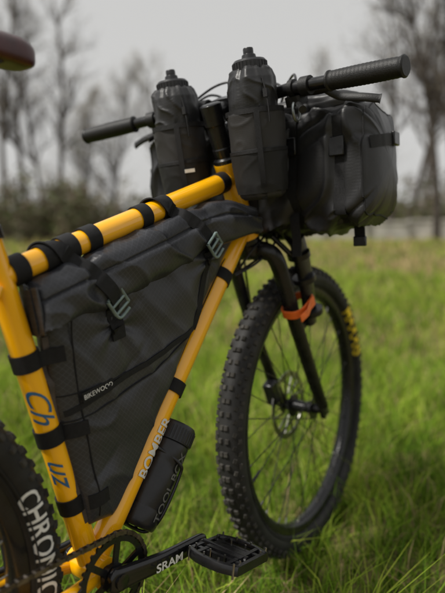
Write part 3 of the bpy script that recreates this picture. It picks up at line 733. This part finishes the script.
    gm,nt,b=newmat('grass_blades'); N=nt.nodes.new; at2=N('ShaderNodeAttribute'); at2.attribute_name='Col'
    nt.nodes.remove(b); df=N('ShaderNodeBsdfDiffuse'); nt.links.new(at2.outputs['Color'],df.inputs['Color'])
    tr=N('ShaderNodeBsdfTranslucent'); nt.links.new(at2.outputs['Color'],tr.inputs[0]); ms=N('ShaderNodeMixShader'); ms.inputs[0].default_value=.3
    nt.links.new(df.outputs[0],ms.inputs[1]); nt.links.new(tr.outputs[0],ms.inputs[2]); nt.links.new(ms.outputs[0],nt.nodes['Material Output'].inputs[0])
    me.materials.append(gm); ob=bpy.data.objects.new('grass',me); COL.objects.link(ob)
grass()
# ------------------------------------------------------------ trees
bark=pmat('bark',(.055,.044,.036),.9,0,.35,4); bud=pmat('spring_buds',(.16,.13,.07),.8,0,.3,3)
def tree(name,pos,H,seed,r0=None,leafm=None,levels=4,wid=.33,start=.25,leafn=900,ls=.05):
    R_=random.Random(seed); V=[];Fc=[];MI=[]; tips=[]
    r0=r0 or H*.013
    def seg(a,b,ra,rb,k):
        t=(b-a).normalized(); q=Vector((0,0,1)) if abs(t.z)<.9 else Vector((1,0,0)); n_=t.cross(q).normalized(); m_=t.cross(n_); o=len(V)
        for p,r in((a,ra),(b,rb)):
            for j in range(k): th=2*math.pi*j/k; V.append(p+n_*r*math.cos(th)+m_*r*math.sin(th))
        for j in range(k): Fc.append((o+j,o+(j+1)%k,o+k+(j+1)%k,o+k+j)); MI.append(0)
    def grow(p,d,L,r,lv):
        ns=8 if lv==0 else (5 if lv<3 else 3); sl=L/ns
        for i in range(ns):
            d=(d+Vector((R_.gauss(0,1),R_.gauss(0,1),R_.gauss(0,1)+.3))*(.05 if lv==0 else .13)).normalized()
            q=p+d*sl; ra=r*(1-.8*i/ns); rb=r*(1-.8*(i+1)/ns); seg(p,q,ra,rb,7 if lv==0 else (4 if lv<3 else 3)); p=q
            f_=(i+1)/ns
            if lv<levels and (lv>0 or f_>start):
                for _ in range((3 if lv==0 else 2) if lv<2 else R_.choice((1,2))):
                    ph=R_.uniform(0,2*math.pi); side=d.orthogonal().normalized(); side=(Matrix.Rotation(ph,3,d)@side)
                    an=R_.uniform(.45,1.0) if lv==0 else R_.uniform(.35,.8)
                    nd=(d*math.cos(an)+side*math.sin(an)+Vector((0,0,.15))).normalized()
                    l=(H*wid*(1.15-f_*.8) if lv==0 else L*R_.uniform(.35,.6))
                    grow(p,nd,l,max(rb*.6,.006),lv+1)
        tips.append(p)
    grow(Vector(pos)-Vector((0,0,.1)),Vector((R_.gauss(0,.04),R_.gauss(0,.04),1)).normalized(),H,r0,0)
    for _ in range(leafn):
        p=R_.choice(tips)+Vector((R_.gauss(0,.12),R_.gauss(0,.12),R_.gauss(0,.12))); o=len(V)
        a=Vector((R_.gauss(0,1),R_.gauss(0,1),R_.gauss(0,1))).normalized()*ls; b=a.orthogonal().normalized()*ls*.6
        V.extend([p-b,p+a,p+b,p-a]); Fc.append((o,o+1,o+2,o+3)); MI.append(1)
    me=bpy.data.meshes.new(name); me.from_pydata([tuple(p) for p in V],[],Fc); me.materials.append(bark); me.materials.append(leafm or bud)
    me.polygons.foreach_set('material_index',MI); me.update()
    ob=bpy.data.objects.new(name,me); COL.objects.link(ob); return ob
def px(x,d): return (x-222.5)/FPX*d
for i,(x,d,H,w,ln) in enumerate(((-30,24,11,.3,900),(8,27,12.5,.26,1100),(30,30,13,.24,1100),(50,34,12,.26,1000),(64,26,11,.24,900),(90,36,8,.42,1800),(118,34,8.6,.45,2400),(160,40,11,.36,1500),(205,46,9,.36,900),(262,38,8.5,.36,1100),(318,34,9.2,.40,2200),(345,44,9,.36,1400),(388,25,12,.27,1100),(408,30,14,.3,1400),(425,33,13,.3,1300),(436,22,13.5,.32,1300),(458,21,13,.3,900),(490,26,13,.3,700),(-75,28,12,.3,700),(285,52,11,.36,1200),(368,50,10,.36,1100))):
    s=px(x,d); p=site(d,s); p.z=gz(p.x,p.y); tree('bare_tree',p,H,100+i*7,wid=w,leafn=ln,levels=3,ls=.055 if d<35 else .075,start=.2 if H<10 else .3)
def bush_mass(name,items,mats,seed,ls=.07,dens=1):
    R_=np.random.default_rng(seed); V=[];
    N_=0;C_=[]
    for (p,rx,ry,rz,n) in items:
        n=int(n*dens); k=max(6,n//60); cen=R_.normal(0,.42,(k,3)); cen[:,2]=np.abs(cen[:,2])*1.3
        q=cen[R_.integers(0,k,n)]+R_.normal(0,.17,(n,3)); q[:,2]=np.abs(q[:,2])
        q=q*np.array([rx,ry,rz])+np.array(p); a=R_.normal(0,1,(n,3)); a/=np.linalg.norm(a,axis=1)[:,None]; b=np.cross(a,R_.normal(0,1,(n,3))); b/=np.linalg.norm(b,axis=1)[:,None]
        s=(ls*R_.uniform(.5,1.4,n))[:,None]; V.append(np.stack([q-a*s,q-b*s*.6,q+a*s,q+b*s*.6],1)); N_+=n
        C_.append(R_.integers(0,len(mats),k)[R_.integers(0,k,n)])
    V=np.concatenate(V).reshape(-1,3); C_=np.concatenate(C_)
    me=bpy.data.meshes.new(name); me.from_pydata(V.tolist(),[],[(4*i,4*i+1,4*i+2,4*i+3) for i in range(N_)])
    for k in mats: me.materials.append(k)
    me.polygons.foreach_set('material_index',C_.astype(np.int32)); me.update(); ob=bpy.data.objects.new(name,me); COL.objects.link(ob)
olive=pmat('olive_foliage',(.085,.105,.035),.9,0,.4,.6); brownf=pmat('brown_thicket',(.12,.09,.06),.9,0,.4,.6); palef=pmat('pale_buds',(.22,.19,.12),.9,0,.3,.6)
items=[]
for i in range(18):
    x=-120+i*20+random.uniform(-8,8); d=random.uniform(20,27); items.append((tuple(site(d,px(x,d),0)),1.1,1.0,random.uniform(1.2,2.4) if x<120 else random.uniform(.6,1.2),1700))
for i in range(10):
    x=300+i*22+random.uniform(-8,8); d=random.uniform(26,32); items.append((tuple(site(d,px(x,d),0)),1.1,1.0,random.uniform(1.0,1.9),1200))
bush_mass('hedge',items,[olive,brownf,brownf,olive],3,.08)
items=[]
for i in range(80):
    x=-280+i*13+random.uniform(-8,8); d=random.uniform(45,70); items.append((tuple(site(d,px(x,d),0)),2.6,2.4,random.uniform(2.6,5.4),700))
bush_mass('distant_trees',items,[brownf,brownf,olive,palef],5,.17)
cm=pmat('weathered_concrete',(.40,.38,.34),.9,0,.25,1.5,.4,20,detail=8)
m=MB(); 
for i in range(9):
    s=3.6+i*1.9; h=.85+.06*math.sin(i*2.3); p=site(24+i*.15,s,0); g=gz(p.x,p.y)
    m.add(box((p.x,p.y,g+h/2-.1),(1.86,.3,h),(Rv,FH,Vector((0,0,1))))); m.add(box((p.x,p.y,g+h-.04),(1.88,.4,.12),(Rv,FH,Vector((0,0,1)))))
m.obj('concrete_wall',[cm],None,smooth=False,bevel=.02)
# ------------------------------------------------------------ world, sun, camera
w=bpy.data.worlds.new('World'); S.world=w; w.use_nodes=True; nt=w.node_tree; bg=nt.nodes['Background']
SE=math.radians(52)
sunto=(-FH*.35-Rv*.75).normalized()*math.cos(SE)+Vector((0,0,1))*math.sin(SE)
sky=nt.nodes.new('ShaderNodeTexSky'); sky.sky_type='NISHITA'; sky.sun_disc=False; sky.sun_elevation=SE; sky.sun_rotation=math.atan2(sunto.x,sunto.y); sky.air_density=1; sky.dust_density=4
hs=nt.nodes.new('ShaderNodeHueSaturation'); hs.inputs['Saturation'].default_value=.12; nt.links.new(sky.outputs[0],hs.inputs['Color'])
mx=nt.nodes.new('ShaderNodeMix'); mx.data_type='RGBA'; mx.inputs['Factor'].default_value=.75; mx.inputs['B'].default_value=(6.4,6.35,6.2,1)
nt.links.new(hs.outputs[0],mx.inputs['A']); nt.links.new(mx.outputs['Result'],bg.inputs['Color']); bg.inputs['Strength'].default_value=.108
sl=bpy.data.lights.new('sun','SUN'); sl.energy=4.2; sl.angle=math.radians(8); sl.color=(1,.96,.89); so_=bpy.data.objects.new('sun',sl); COL.objects.link(so_)
so_.rotation_euler=sunto.to_track_quat('Z','Y').to_euler(); so_.location=(0,0,20)
cd=bpy.data.cameras.new('camera'); co=bpy.data.objects.new('camera',cd); COL.objects.link(co); S.camera=co
cd.sensor_fit='VERTICAL'; cd.sensor_height=36; cd.lens=FPX/593*36; cd.clip_start=.02; cd.clip_end=3000
Mx=Matrix((( R2.x,U2.x,-Fv.x,CAM.x),(R2.y,U2.y,-Fv.y,CAM.y),(R2.z,U2.z,-Fv.z,CAM.z),(0,0,0,1))); co.matrix_world=Mx
cd.dof.use_dof=True; cd.dof.focus_distance=.90; cd.dof.aperture_fstop=2.0
S.view_settings.view_transform='Standard'; S.view_settings.look='None'; S.view_settings.exposure=0
